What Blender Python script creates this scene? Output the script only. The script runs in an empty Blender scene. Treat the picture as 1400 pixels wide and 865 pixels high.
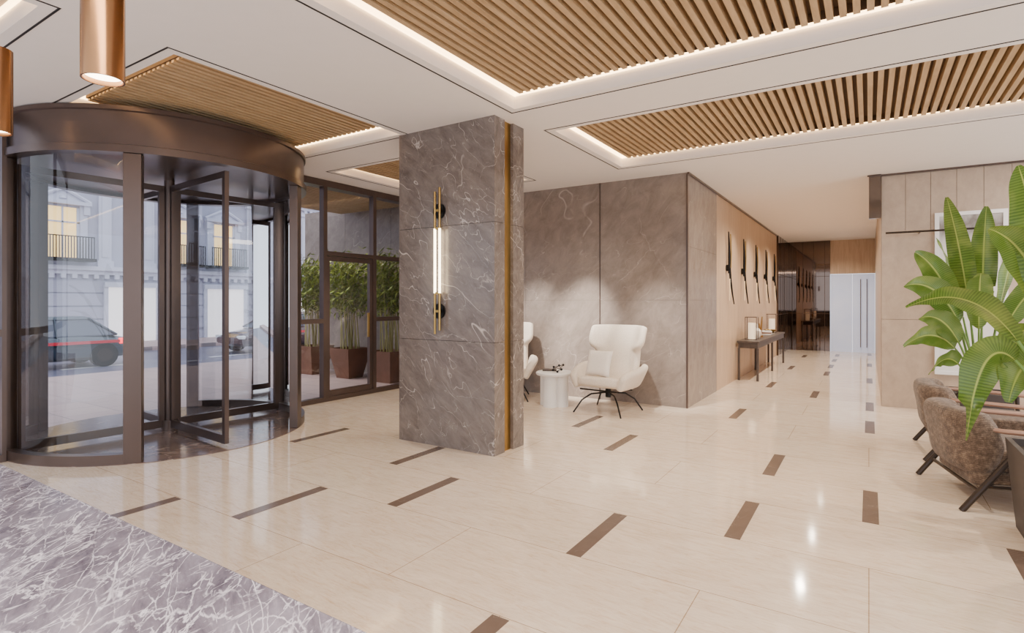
import bpy, math, random
from mathutils import Vector, Matrix
random.seed(7)
C = bpy.context.scene.collection
PI = math.pi

# ------------------------------------------------------------------ helpers
def lin(c):
    o = []
    for x in c[:3]:
        x = x / 255.0
        o.append(x / 12.92 if x <= 0.04045 else ((x + 0.055) / 1.055) ** 2.4)
    return (o[0], o[1], o[2], 1.0)

class NT:
    def __init__(s, name):
        s.m = bpy.data.materials.new(name); s.m.use_nodes = True
        s.t = s.m.node_tree; s.n = s.t.nodes; s.l = s.t.links
        s.b = s.n['Principled BSDF']; s.out = s.n['Material Output']
    def node(s, typ, **kw):
        x = s.n.new(typ)
        for k, v in kw.items(): setattr(x, k, v)
        return x
    def link(s, a, b): s.l.new(a, b)
    def pos(s, scale=(1, 1, 1), rot=(0, 0, 0), loc=(0, 0, 0), src='world'):
        if src == 'world':
            g = s.node('ShaderNodeNewGeometry').outputs['Position']
        elif src == 'object':
            g = s.node('ShaderNodeTexCoord').outputs['Object']
        else:
            g = s.node('ShaderNodeTexCoord').outputs['UV']
        r = s.node('ShaderNodeMapping')
        r.inputs['Rotation'].default_value = rot
        s.link(g, r.inputs['Vector'])
        m = s.node('ShaderNodeMapping')
        m.inputs['Location'].default_value = loc
        m.inputs['Scale'].default_value = scale
        s.link(r.outputs[0], m.inputs['Vector'])
        return m.outputs[0]
    def noise(s, vec, scale, detail=4, rough=0.55, dist=0.0):
        n = s.node('ShaderNodeTexNoise')
        n.inputs['Scale'].default_value = scale
        n.inputs['Detail'].default_value = detail
        n.inputs['Roughness'].default_value = rough
        n.inputs['Distortion'].default_value = dist
        s.link(vec, n.inputs['Vector'])
        return n
    def ramp(s, fac, stops):
        r = s.node('ShaderNodeValToRGB')
        e = r.color_ramp.elements
        while len(e) < len(stops): e.new(0.5)
        for i, (p, c) in enumerate(stops):
            e[i].position = p
            e[i].color = c if len(c) == 4 else (c[0], c[1], c[2], 1)
        s.link(fac, r.inputs[0])
        return r.outputs[0]
    def mix(s, fac, a, b, mode='MIX'):
        m = s.node('ShaderNodeMix', data_type='RGBA', blend_type=mode)
        for sock, v in ((m.inputs[0], fac), (m.inputs[6], a), (m.inputs[7], b)):
            if hasattr(v, 'is_linked') or hasattr(v, 'links'): s.link(v, sock)
            else: sock.default_value = v
        return m.outputs[2]
    def math(s, op, a, b=None):
        m = s.node('ShaderNodeMath', operation=op)
        for i, v in enumerate((a, b)):
            if v is None: continue
            if isinstance(v, (int, float)): m.inputs[i].default_value = v
            else: s.link(v, m.inputs[i])
        return m.outputs[0]
    def bump(s, h, strength=0.2, dist=0.01):
        b = s.node('ShaderNodeBump'); b.inputs['Strength'].default_value = strength
        b.inputs['Distance'].default_value = dist
        s.link(h, b.inputs['Height']); s.link(b.outputs[0], s.b.inputs['Normal'])

def plain(name, col, rough=0.5, metal=0.0, var=0.06, scale=8, bump=0.0, coat=0.0):
    t = NT(name); c = lin(col)
    n = t.noise(t.pos(src='object'), scale)
    lo = tuple(x * (1 - var) for x in c[:3]) + (1,)
    hi = tuple(min(1, x * (1 + var)) for x in c[:3]) + (1,)
    t.link(t.ramp(n.outputs[0], [(0.3, lo), (0.7, hi)]), t.b.inputs['Base Color'])
    t.b.inputs['Roughness'].default_value = rough
    t.b.inputs['Metallic'].default_value = metal
    t.b.inputs['Coat Weight'].default_value = coat
    if bump: t.bump(n.outputs[0], bump)
    return t.m

def emis(name, col, strength):
    t = NT(name); c = lin(col)
    t.b.inputs['Base Color'].default_value = c
    t.b.inputs['Emission Color'].default_value = c
    t.b.inputs['Emission Strength'].default_value = strength
    return t.m

def glass(name, tint=(244, 247, 250), refl=1.0, rough=0.0):
    t = NT(name); t.n.remove(t.b)
    tr = t.node('ShaderNodeBsdfTransparent'); tr.inputs[0].default_value = lin(tint)
    gl = t.node('ShaderNodeBsdfGlossy'); gl.inputs['Roughness'].default_value = rough
    fr = t.node('ShaderNodeFresnel'); fr.inputs[0].default_value = 1.62
    mx = t.node('ShaderNodeMixShader')
    t.link(t.math('MULTIPLY', fr.outputs[0], refl), mx.inputs[0])
    t.link(tr.outputs[0], mx.inputs[1]); t.link(gl.outputs[0], mx.inputs[2])
    t.link(mx.outputs[0], t.out.inputs[0])
    return t.m

def marble(name, c1, c2, vein, rough=0.25, rot=(0, 0.7, 0), stretch=(1, 1, 0.4), cloud=2.0,
           layers=((1.3, 0.010, 0.5, 0.8), (3.0, 0.012, 0.45, 0.5)), detail=3, dist=0.3, cracks=None):
    """veins = iso-lines of warped noise: (scale, width, mask threshold, amount)"""
    t = NT(name)
    f = None
    for i, (sc, w, th, am) in enumerate(layers):
        p = t.pos(scale=stretch, rot=(rot[0] + 0.25 * i, rot[1] - 0.3 * i, rot[2] + 0.3 * i), loc=(i * 7.3, i * 3.1, i * 5.7))
        n = t.noise(p, sc, detail, 0.5, dist)
        a = t.math('ABSOLUTE', t.math('SUBTRACT', n.outputs[0], 0.5))
        line = t.ramp(a, [(0.0, (1, 1, 1)), (w * 0.4, (0.75, 0.75, 0.75)), (w, (0, 0, 0))])
        mk = t.ramp(t.noise(t.pos(loc=(i * 2.2, 9.1, i)), sc * 1.3, 4, 0.6).outputs[0], [(th, (0, 0, 0)), (th + 0.12, (1, 1, 1))])
        v = t.math('MULTIPLY', t.math('MULTIPLY', line, mk), am)
        f = v if f is None else t.math('MAXIMUM', f, v)
    if cracks:
        for i, (sc, w, am, th) in enumerate(cracks):
            p = t.pos(scale=stretch, rot=rot, loc=(3.3 * i, 1.7, 4.1))
            d = t.noise(p, sc * 1.1, 8, 0.62)
            mp = t.mix(0.5 / sc, p, d.outputs['Color'], 'ADD')
            vo = t.node('ShaderNodeTexVoronoi', feature='DISTANCE_TO_EDGE'); vo.inputs['Scale'].default_value = sc
            t.link(mp, vo.inputs['Vector'])
            line = t.ramp(vo.outputs['Distance'], [(0.0, (1, 1, 1)), (w * .4, (.7, .7, .7)), (w, (0, 0, 0))])
            mk = t.ramp(t.noise(t.pos(loc=(i * 5.2, 2.1, i)), sc * 0.9, 4, 0.6).outputs[0], [(th, (0, 0, 0)), (th + 0.14, (1, 1, 1))])
            v = t.math('MULTIPLY', t.math('MULTIPLY', line, mk), am)
            f = t.math('MAXIMUM', f, v)
    cl = t.noise(t.pos(scale=stretch, rot=rot), cloud, 12, 0.72, 0.5)
    base = t.ramp(cl.outputs[0], [(0.3, lin(c1)), (0.7, lin(c2))])
    t.link(t.mix(f, base, lin(vein)), t.b.inputs['Base Color'])
    t.b.inputs['Roughness'].default_value = rough
    return t.m

def wood(name, c1, c2, rough=0.5, scale=(14, 14, 1.0), rot=(0, 0, 0)):
    t = NT(name)
    n = t.noise(t.pos(scale=scale, rot=rot), 2.0, 6, 0.6, 0.6)
    t.link(t.ramp(n.outputs[0], [(0.3, lin(c1)), (0.7, lin(c2))]), t.b.inputs['Base Color'])
    t.b.inputs['Roughness'].default_value = rough
    t.bump(n.outputs[0], 0.08)
    return t.m

class MB:
    def __init__(s): s.v = []; s.f = []; s.mi = []; s.uv = {}
    def _add(s, vs, fs, m=0):
        o = len(s.v); s.v += [tuple(v) for v in vs]
        for f in fs:
            s.f.append([i + o for i in f]); s.mi.append(m)
        return o
    def box(s, x0, y0, z0, x1, y1, z1, m=0, M=None):
        vs = [Vector((x, y, z)) for z in (z0, z1) for y in (y0, y1) for x in (x0, x1)]
        if M: vs = [M @ v for v in vs]
        s._add(vs, [(0, 2, 3, 1), (4, 5, 7, 6), (0, 1, 5, 4), (2, 6, 7, 3), (0, 4, 6, 2), (1, 3, 7, 5)], m)
        return s
    def quad(s, pts, m=0, M=None):
        vs = [Vector(p) for p in pts]
        if M: vs = [M @ v for v in vs]
        s._add(vs, [(0, 1, 2, 3)], m); return s
    def cyl(s, p0, p1, r0, r1=None, n=16, m=0):
        return s.tube([p0, p1], [r0, r0 if r1 is None else r1], n, m)
    def tube(s, pts, r, n=10, m=0, sq=1.0):
        pts = [Vector(p) for p in pts]
        if isinstance(r, (int, float)): r = [r] * len(pts)
        vs = []; up = None
        for i, p in enumerate(pts):
            d = (pts[min(i + 1, len(pts) - 1)] - pts[max(i - 1, 0)]).normalized()
            if up is None:
                up = Vector((0, 0, 1)) if abs(d.z) < 0.9 else Vector((1, 0, 0))
            a = d.cross(up).normalized(); b = a.cross(d).normalized(); up = b
            for k in range(n):
                t = 2 * PI * k / n
                vs.append(p + a * (r[i] * math.cos(t)) + b * (r[i] * sq * math.sin(t)))
        fs = []
        for i in range(len(pts) - 1):
            for k in range(n):
                k2 = (k + 1) % n
                fs.append((i * n + k, i * n + k2, (i + 1) * n + k2, (i + 1) * n + k))
        fs.append(tuple(range(n))[::-1]); fs.append(tuple((len(pts) - 1) * n + k for k in range(n)))
        s._add(vs, fs, m); return s
    def lathe(s, prof, c=(0, 0, 0), n=32, m=0, a0=0.0, a1=2 * PI, closed=False):
        full = abs(a1 - a0 - 2 * PI) < 1e-6
        cnt = n if full else n + 1
        vs = []; k = len(prof)
        for i in range(cnt):
            a = a0 + (a1 - a0) * i / n
            for r, z in prof:
                vs.append((c[0] + r * math.cos(a), c[1] + r * math.sin(a), c[2] + z))
        fs = []
        for i in range(n):
            j = (i + 1) % cnt
            for q in range(k if closed else k - 1):
                q2 = (q + 1) % k
                fs.append((i * k + q, j * k + q, j * k + q2, i * k + q2))
        if closed and not full:
            fs.append(tuple(range(k))); fs.append(tuple((cnt - 1) * k + q for q in range(k))[::-1])
        s._add(vs, fs, m); return s
    def grid(s, fn, nu, nv, m=0, closeu=False, uv=False):
        vs = [fn(i / (nu if closeu else nu - 1), j / (nv - 1)) for j in range(nv) for i in range(nu)]
        fs = []
        for j in range(nv - 1):
            for i in range(nu if closeu else nu - 1):
                i2 = (i + 1) % nu
                fs.append((j * nu + i, j * nu + i2, (j + 1) * nu + i2, (j + 1) * nu + i))
        o = s._add(vs, fs, m)
        if uv:
            for j in range(nv):
                for i in range(nu): s.uv[o + j * nu + i] = (i / (nu - 1), j / (nv - 1))
        return s
    def build(s, name, mats, parent=None, smooth=True, bevel=0, subsurf=0, solid=0, label=None, category=None,
              group=None, kind=None, angle=35, weld=False):
        vs = s.v; loc = Vector((0, 0, 0))
        if parent is None:
            xs = [v[0] for v in vs]; ys = [v[1] for v in vs]; zs = [v[2] for v in vs]
            loc = Vector(((min(xs) + max(xs)) / 2, (min(ys) + max(ys)) / 2, min(zs)))
            vs = [tuple(Vector(v) - loc) for v in vs]
        me = bpy.data.meshes.new(name); me.from_pydata(vs, [], s.f); me.update()
        if not isinstance(mats, (list, tuple)): mats = [mats]
        for m in mats: me.materials.append(m)
        me.polygons.foreach_set('material_index', s.mi)
        if s.uv:
            ul = me.uv_layers.new(name='UVMap')
            for lp in me.loops: ul.data[lp.index].uv = s.uv.get(lp.vertex_index, (0.5, 0.0))
        import bmesh
        bm = bmesh.new(); bm.from_mesh(me)
        if weld: bmesh.ops.remove_doubles(bm, verts=bm.verts, dist=0.0005)
        bmesh.ops.recalc_face_normals(bm, faces=bm.faces); bm.to_mesh(me); bm.free()
        if smooth:
            me.polygons.foreach_set('use_smooth', [True] * len(me.polygons))
            if not subsurf: me.set_sharp_from_angle(angle=math.radians(angle))
        o = bpy.data.objects.new(name, me); C.objects.link(o); o.location = loc
        if parent is not None: o.parent = parent
        if solid:
            md = o.modifiers.new('S', 'SOLIDIFY'); md.thickness = solid; md.offset = 0
        if bevel:
            md = o.modifiers.new('B', 'BEVEL'); md.width = bevel; md.segments = 2; md.limit_method = 'ANGLE'
        if subsurf:
            md = o.modifiers.new('SS', 'SUBSURF'); md.levels = subsurf; md.render_levels = subsurf
        tag(o, label, category, group, kind)
        return o

def tag(o, label=None, category=None, group=None, kind=None):
    if label: o['label'] = label
    if category: o['category'] = category
    if group: o['group'] = group
    if kind: o['kind'] = kind

def root(name, loc, rz, label, category, group=None):
    e = bpy.data.objects.new(name, None); C.objects.link(e); e.empty_display_size = 0.1
    e.location = loc; e.rotation_euler = (0, 0, rz); tag(e, label, category, group)
    return e

def dup(o, parent=None, loc=None, rz=None, label=None):
    n = o.copy(); C.objects.link(n)
    if parent: n.parent = parent
    if loc is not None: n.location = loc
    if rz is not None: n.rotation_euler = (0, 0, rz)
    if label: n['label'] = label
    for c in list(o.children): dup(c, n)
    return n

def ST(mb, name, mats, **kw):
    kw.setdefault('smooth', False)
    return mb.build(name, mats, kind='structure', **kw)

# ------------------------------------------------------------------ materials
M_ceil = plain('ceiling_plaster', (236, 230, 225), 0.7, var=0.01)
M_black = plain('black_metal', (28, 26, 26), 0.4, 0.6)
M_legs = plain('dark_bronze_tube', (56, 46, 40), 0.4, 0.5)
M_blackline = plain('black_reveal', (22, 20, 20), 0.6)
M_backing = plain('joint_backing', (96, 84, 74), 0.7)
M_bronze = plain('dark_bronze', (92, 78, 72), 0.28, 0.65, var=0.08, scale=2)
M_brass = plain('brass', (170, 138, 80), 0.28, 1.0)
M_copper = plain('bronze_copper', (148, 108, 74), 0.2, 1.0)
M_led = emis('cove_led', (255, 214, 156), 10.0)
M_tube = emis('lamp_tube_glow', (255, 236, 196), 10.0)
M_glow = emis('lamp_diffuser', (255, 238, 214), 12.0)
M_glass = glass('clear_glass')
M_marble = marble('grey_brown_marble', (90, 81, 76), (128, 117, 110), (206, 195, 186), 0.2, rot=(0.3, 0.85, 0), stretch=(1.3, 1.3, 0.45),
                  layers=((1.3, 0.0026, 0.47, 0.85), (2.2, 0.0026, 0.44, 0.7), (4.0, 0.0034, 0.48, 0.5)), cloud=8.0,
                  cracks=((1.9, 0.006, 0.55, 0.5), (4.5, 0.010, 0.4, 0.5)))
M_marble_wall = marble('grey_wall_marble', (120, 107, 98), (148, 135, 125), (198, 186, 176), 0.26, rot=(0.3, -0.6, 0), stretch=(0.9, 1.2, 0.5),
                       layers=((1.0, 0.0028, 0.5, 0.6), (2.2, 0.003, 0.48, 0.45)), cloud=6.0, cracks=((1.3, 0.005, 0.45, 0.5),))
M_counter = marble('violet_grey_marble', (66, 60, 72), (136, 130, 142), (222, 218, 228), 0.12, rot=(0, 0, 0.55), stretch=(0.42, 1.5, 1),
                   layers=((3.0, 0.007, 0.40, 0.8), (7.0, 0.010, 0.40, 0.65), (14.0, 0.016, 0.40, 0.55)), cloud=9.0, detail=6, dist=0.6,
                   cracks=((8.0, 0.018, 0.65, 0.46), (19.0, 0.035, 0.55, 0.42)))
M_disc = marble('dark_entry_marble', (96, 80, 74), (130, 112, 104), (196, 178, 166), 0.15, stretch=(1, 0.5, 1), rot=(0, 0, .5))
M_inlay = marble('brown_inlay_marble', (96, 80, 70), (112, 95, 84), (140, 124, 112), 0.2, stretch=(1, .6, 1), rot=(0, 0, .5), layers=((5, .008, .45, .4),))
M_slat = wood('oak_slat', (168, 138, 100), (198, 168, 128), 0.55, scale=(10, 1.2, 10))
M_slatback = plain('dark_slat_backing', (102, 80, 57), 0.8)
M_oak = wood('oak_wall_panel', (178, 151, 125), (204, 178, 151), 0.42, scale=(9, 9, 0.7))
M_darkwood = wood('dark_walnut', (58, 49, 45), (80, 68, 62), 0.4)
M_mirror = plain('bronze_mirror', (98, 84, 76), 0.03, 1.0, var=0.03)
M_smoke = plain('smoked_glass_panel', (104, 92, 84), 0.08, 0.5)
M_brassline = plain('dull_brass', (70, 54, 42), 0.5, 0.6)
M_white = plain('white_lacquer', (238, 236, 234), 0.35, var=0.01)
M_fabric = plain('ivory_fabric', (216, 203, 187), 0.9, var=0.07, scale=60, bump=0.25)
M_pillow = plain('white_pillow_fabric', (232, 223, 213), 0.9, var=0.05, scale=80, bump=0.25)
M_armwood = plain('rosy_brown_wood', (146, 112, 95), 0.4, var=0.06)
M_corten = plain('rust_brown_steel', (118, 80, 60), 0.5, 0.2, var=0.2, scale=3)
M_planter = plain('charcoal_planter', (66, 58, 56), 0.55, var=0.08)
M_soil = plain('soil', (48, 38, 30), 0.95, var=0.3, scale=30, bump=0.6)
M_stem = plain('bamboo_stem', (150, 142, 84), 0.5, var=0.15)
M_bark = plain('plant_stalk', (100, 132, 60), 0.5, var=0.15)
M_ceramic = plain('white_ceramic', (232, 226, 220), 0.3)
def frost():
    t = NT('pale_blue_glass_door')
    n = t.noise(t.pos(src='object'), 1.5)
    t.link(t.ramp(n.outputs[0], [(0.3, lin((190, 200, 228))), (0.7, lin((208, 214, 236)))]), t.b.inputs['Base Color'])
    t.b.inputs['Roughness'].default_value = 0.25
    t.b.inputs['Emission Color'].default_value = lin((200, 212, 240)); t.b.inputs['Emission Strength'].default_value = 0.35  # even glow stands in for light coming through from behind the glass
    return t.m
M_frost = frost()

def boucle():
    t = NT('boucle_fabric')
    p = t.pos(src='object')
    n = t.noise(p, 26, 6, 0.72)
    v = t.node('ShaderNodeTexVoronoi'); v.inputs['Scale'].default_value = 100; t.link(p, v.inputs['Vector'])
    wv = t.node('ShaderNodeTexWave', wave_type='BANDS', bands_direction='Z'); wv.inputs['Scale'].default_value = 22; wv.inputs['Distortion'].default_value = 4
    t.link(p, wv.inputs['Vector'])
    col = t.ramp(n.outputs[0], [(0.34, lin((78, 63, 51))), (0.5, lin((106, 88, 73))), (0.66, lin((142, 122, 103)))])
    col = t.mix(0.5, col, t.ramp(wv.outputs[0], [(0.2, lin((190, 180, 170))), (0.8, (1, 1, 1))]), 'MULTIPLY')
    t.link(col, t.b.inputs['Base Color'])
    t.b.inputs['Roughness'].default_value = 0.95
    t.b.inputs['Sheen Weight'].default_value = 0.15
    t.bump(v.outputs['Distance'], 0.5, 0.006)
    return t.m
M_boucle = boucle()

def floor_mat():
    t = NT('cream_travertine_tiles')
    n1 = t.noise(t.pos(scale=(1.0, 3.0, 1.0), rot=(0, 0, -0.05)), 2.4, 12, 0.78, 1.6)
    n2 = t.noise(t.pos(scale=(2.2, 16, 1), rot=(0, 0, 0.06)), 2.6, 12, 0.8, 1.4)
    n3 = t.noise(t.pos(), 0.55, 3)
    base = t.ramp(n1.outputs[0], [(0.28, lin((215, 196, 173))), (0.5, lin((231, 215, 195))), (0.72, lin((241, 228, 210)))])
    dk = t.ramp(n2.outputs[0], [(0.48, (1, 1, 1)), (0.62, lin((235, 219, 200))), (0.78, lin((208, 186, 162)))])
    base = t.mix(0.7, base, dk, 'MULTIPLY')
    base = t.mix(0.5, base, t.ramp(n3.outputs[0], [(0.3, lin((240, 232, 224))), (0.7, (1, 1, 1))]), 'MULTIPLY')
    b = t.node('ShaderNodeTexBrick'); b.offset = 0.5; b.offset_frequency = 2
    b.inputs['Scale'].default_value = 1; b.inputs['Mortar Size'].default_value = 0.0026
    b.inputs['Mortar Smooth'].default_value = 0.1
    b.inputs['Brick Width'].default_value = 1.526; b.inputs['Row Height'].default_value = 0.78
    b.inputs['Color1'].default_value = (1, 1, 1, 1); b.inputs['Color2'].default_value = (0.95, 0.95, 0.95, 1)
    b.inputs['Mortar'].default_value = (0.5, 0.42, 0.33, 1)
    t.link(t.pos(loc=(-0.763 + 30.52, -1.49 + 7.8, 0)), b.inputs['Vector'])
    t.link(t.mix(1.0, base, b.outputs['Color'], 'MULTIPLY'), t.b.inputs['Base Color'])
    t.b.inputs['Roughness'].default_value = 0.09
    t.b.inputs['IOR'].default_value = 1.75
    return t.m
M_floor = floor_mat()

def beige_mat():
    t = NT('beige_limestone_panel')
    n = t.noise(t.pos(scale=(2, 2, 1.4)), 3, 9, 0.7, 0.3)
    t.link(t.ramp(n.outputs[0], [(0.3, lin((168, 148, 129))), (0.7, lin((188, 168, 148)))]), t.b.inputs['Base Color'])
    t.b.inputs['Roughness'].default_value = 0.35
    return t.m
M_beige = beige_mat()

def leaf_mat(name, c1, c2, c3):
    t = NT(name)
    uv = t.pos(src='uv')
    w = t.node('ShaderNodeTexWave', wave_type='BANDS', bands_direction='Y')
    w.inputs['Scale'].default_value = 14; w.inputs['Distortion'].default_value = 0.8
    t.link(uv, w.inputs['Vector'])
    col = t.ramp(w.outputs[0], [(0.0, lin(c1)), (1.0, lin(c2))])
    sx = t.node('ShaderNodeSeparateXYZ'); t.link(uv, sx.inputs[0])
    mid = t.math('ABSOLUTE', t.math('SUBTRACT', sx.outputs[0], 0.5))
    f = t.ramp(mid, [(0.015, (1, 1, 1)), (0.04, (0, 0, 0))])
    col = t.mix(f, col, lin(c3))
    n = t.noise(t.pos(src='object'), 3, 3)
    col = t.mix(t.ramp(n.outputs[0], [(0.5, (0, 0, 0)), (0.75, (0.5, 0.5, 0.5))]), col, lin(c3))
    t.link(col, t.b.inputs['Base Color'])
    t.b.inputs['Roughness'].default_value = 0.25
    t.bump(w.outputs[0], 0.08)
    tl = t.node('ShaderNodeBsdfTranslucent'); t.link(col, tl.inputs[0])
    mx = t.node('ShaderNodeMixShader'); mx.inputs[0].default_value = 0.2
    t.link(t.b.outputs[0], mx.inputs[1]); t.link(tl.outputs[0], mx.inputs[2]); t.link(mx.outputs[0], t.out.inputs[0])
    return t.m
M_leaf = leaf_mat('broad_leaf', (72, 100, 38), (98, 128, 50), (156, 174, 84))
M_bleaf = plain('bamboo_leaf', (116, 130, 44), 0.5, var=0.6, scale=5)

# ------------------------------------------------------------------ camera
cam = bpy.data.cameras.new('camera'); co = bpy.data.objects.new('camera', cam); C.objects.link(co)
co.location = (0, 0, 1.55); co.rotation_euler = (PI / 2, 0, math.radians(32.7))
cam.sensor_width = 36; cam.lens = 36 * 760 / 1400; cam.shift_y = -21.5 / 1400; cam.clip_start = 0.05; cam.clip_end = 300
bpy.context.scene.camera = co

# ------------------------------------------------------------------ room shell
H = 3.4
ST(MB().box(-7.05, -2.0, -0.12, 4.2, 19.8, 0), 'floor', M_floor)
W = 0.763
rows = {0: [-6, -2], 1: [-5], 2: [-4, -2], 3: [-7, -5, -1, 1], 4: [0], 5: [-3, -1], 6: [-4], 8: [-2, 0], 10: [0], 11: [-1],
        12: [-2], 14: [0], 15: [-1], 16: [-2], 17: [-1], 18: [0], 19: [-1], 20: [-2], 21: [-1], 22: [0]}
mb = MB()
for r, cs in rows.items():
    for c in cs:
        x = c * W + 0.01; y = 1.49 + 0.78 * r
        y1 = min(y + 0.77, 4.55) if (r == 3 and c == -5) else y + 0.77
        mb.box(x - 0.05, y, 0.0, x + 0.05, y1, 0.0015)
ST(mb, 'trim_1', M_inlay)

coffers = [(-6.55, -0.7, -4.30, 1.42), (-6.55, 2.05, -4.30, 4.62), (-6.55, 5.26, -4.30, 7.39),
           (-2.97, 2.05, 4.0, 4.62), (-2.97, 5.26, 4.0, 7.39)]
INS = 0.09; ZR = 3.66
op = [(a + INS, b + INS, c - INS, d - INS) for a, b, c, d in coffers]
def ceiling():
    mb = MB()
    xs = sorted(set([-7.2, 4.2] + [o[0] for o in op] + [o[2] for o in op]))
    ys = sorted(set([-2.0, 19.8] + [o[1] for o in op] + [o[3] for o in op]))
    for i in range(len(xs) - 1):
        for j in range(len(ys) - 1):
            cx = (xs[i] + xs[i + 1]) / 2; cy = (ys[j] + ys[j + 1]) / 2
            inside = any(o[0] < cx < o[2] and o[1] < cy < o[3] for o in op)
            if not inside:
                mb.box(xs[i], ys[j], H, xs[i + 1], ys[j + 1], ZR)
    mb.box(-7.2, -2.0, ZR, 4.2, 19.8, ZR + 0.1)
    return ST(mb, 'ceiling', M_ceil)
ceiling()
mb = MB()
t = 0.014
for a, b, c, d in coffers:
    mb.box(a, b, H - 0.003, c, b + t, H + 0.001).box(a, d - t, H - 0.003, c, d, H + 0.001)
    mb.box(a, b + t, H - 0.003, a + t, d - t, H + 0.001).box(c - t, b + t, H - 0.003, c, d - t, H + 0.001)
ST(mb, 'trim_2', M_blackline)

def slat_panel(rect, zs, top, grp, lab):
    a, b, c, d = rect
    r = root('slatted_ceiling_panel', ((a + c) / 2, (b + d) / 2, zs), 0, lab, 'ceiling panel', grp)
    hx = (c - a) / 2; hy = (d - b) / 2
    mb = MB(); n = int((c - a) / 0.078)
    for i in range(n + 1):
        x = -hx + (c - a - 0.042) * i / n
        mb.box(x, -hy, 0, x + 0.042, hy, 0.08)
    mb.build('slats', M_slat, r, smooth=False)
    e = 0.012
    MB().box(-hx - e, -hy - e, 0.08, hx + e, hy + e, top - zs).box(-hx - e, -hy - e, 0.02, hx + e, -hy, 0.08).box(-hx - e, hy, 0.02, hx + e, hy + e, 0.08)\
        .build('backing_and_end_boards', M_slatback, r, smooth=False)  # end boards added to keep strip glow out of the slat gaps
    return r
for o in op:
    m = 0.15
    r = slat_panel((o[0] + m, o[1] + m, o[2] - m, o[3] - m), 3.47, ZR, 'slatted oak ceiling panels',
               'oak slat panel recessed in white ceiling with glowing cove light')
    x0 = o[0] - r.location.x; x1 = o[2] - r.location.x; y0 = o[1] - r.location.y; y1 = o[3] - r.location.y
    mb = MB(); q = 0.02; z0 = 0.05; z1 = 0.09
    mb.box(x0, y0, z0, x1, y0 + q, z1).box(x0, y1 - q, z0, x1, y1, z1)
    mb.box(x0, y0 + q, z0, x0 + q, y1 - q, z1).box(x1 - q, y0 + q, z0, x1, y1 - q, z1)
    mb.build('light_strip', M_led, r, smooth=False, label='warm white glowing LED strip')

def panels(mb, axis, fixed0, fixed1, us, zs, gap=0.006):
    for i in range(len(us) - 1):
        for j in range(len(zs) - 1):
            u0, u1 = us[i] + gap / 2, us[i + 1] - gap / 2; z0, z1 = zs[j] + gap / 2, zs[j + 1] - gap / 2
            if j == 0: z0 = zs[0]
            if j == len(zs) - 2: z1 = zs[-1]
            if axis == 'y': mb.box(u0, fixed0, z0, u1, fixed1, z1)
            else: mb.box(fixed0, u0, z0, fixed1, u1, z1)
mb = MB()
panels(mb, 'y', 8.11, 8.14, [-6.98, -6.28, -4.93, -3.56, -2.2], [0, 1.56, H], 0.003)
mb.box(-6.98, 8.14, 0, -2.23, 9.9, H, 1)
panels(mb, 'x', -2.23, -2.2, [8.14, 9.0, 9.93], [0, 1.56, 2.34, H], 0.003)
ST(mb, 'wall_north', [M_marble_wall, M_backing])
mb = MB()
panels(mb, 'x', -2.23, -2.2, [9.93, 10.9, 12.1, 13.3, 14.5, 15.7, 16.9, 18.1, 19.6], [0, H], 0.004)
mb.box(-2.45, 9.93, 0, -2.23, 19.6, H, 1)
ST(mb, 'wall_west', [M_oak, M_backing])
mb = MB()
mb.box(-2.2, 8.09, 3.375, -2.17, 19.55, H).box(-2.215, 8.09, 0, -2.19, 8.11, 3.375)
mb.box(-3.567, 8.10, 0, -3.553, 8.112, H)
ST(mb, 'trim_3', M_bronze)
mb = MB()
mb.box(-2.2, 19.62, 0, -1.0, 19.8, H, 0)
mb.box(-1.0, 19.7, 2.37, 0.155, 19.8, H, 1)
for i in range(4):
    x = -2.05 + i * 0.3
    mb.box(x, 19.61, 0, x + 0.010, 19.62, H, 2)
for z in (1.15, 2.3): mb.box(-2.2, 19.61, z, -1.0, 19.62, z + 0.01, 2)
ST(mb, 'wall_end', [M_mirror, M_oak, M_brassline])
mb = MB()
mb.box(-2.2, 17.3, 0, -2.16, 19.6, H, 0)
for i in range(5): mb.box(-2.16, 17.3 + i * 0.5, 0, -2.155, 17.31 + i * 0.5, H, 1)
for z in (1.15, 2.3): mb.box(-2.16, 17.3, z, -2.155, 19.6, z + 0.01, 1)
ST(mb, 'trim_4', [M_mirror, M_brassline])
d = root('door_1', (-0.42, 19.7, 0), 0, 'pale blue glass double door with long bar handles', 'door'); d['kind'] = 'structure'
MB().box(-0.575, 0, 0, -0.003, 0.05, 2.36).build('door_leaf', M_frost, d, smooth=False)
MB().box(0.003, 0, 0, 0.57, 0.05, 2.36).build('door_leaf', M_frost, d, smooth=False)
for x in (0.20, 0.36): MB().box(x, -0.05, 0.15, x + 0.02, -0.03, 2.2).box(x, -0.03, 0.4, x + 0.02, 0, 0.42).box(x, -0.03, 1.9, x + 0.02, 0, 1.92).build('handle', M_bronze, d, smooth=False)
mb = MB()
vs = [0.155 + 0.29 * i for i in range(15)]
panels(mb, 'y', 9.82, 9.85, vs, [2.56, H], 0.005)
panels(mb, 'y', 9.82, 9.85, [0.155, 1.2, 2.4, 3.6, 4.2], [0, 1.28, 2.56], 0.004)
mb.box(0.155, 9.85, 0, 4.2, 10.0, H, 1)
panels(mb, 'x', 0.155, 0.185, [9.85, 12.3, 14.7, 17.1, 19.7], [0, 1.28, 2.56, H])
mb.box(0.185, 10.0, 0, 0.3, 19.8, H, 1)
ST(mb, 'wall_east', [M_beige, M_backing])
ST(MB().box(0.0, 9.74, 2.76, 0.15, 9.82, 3.39), 'trim_5', M_smoke)
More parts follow.
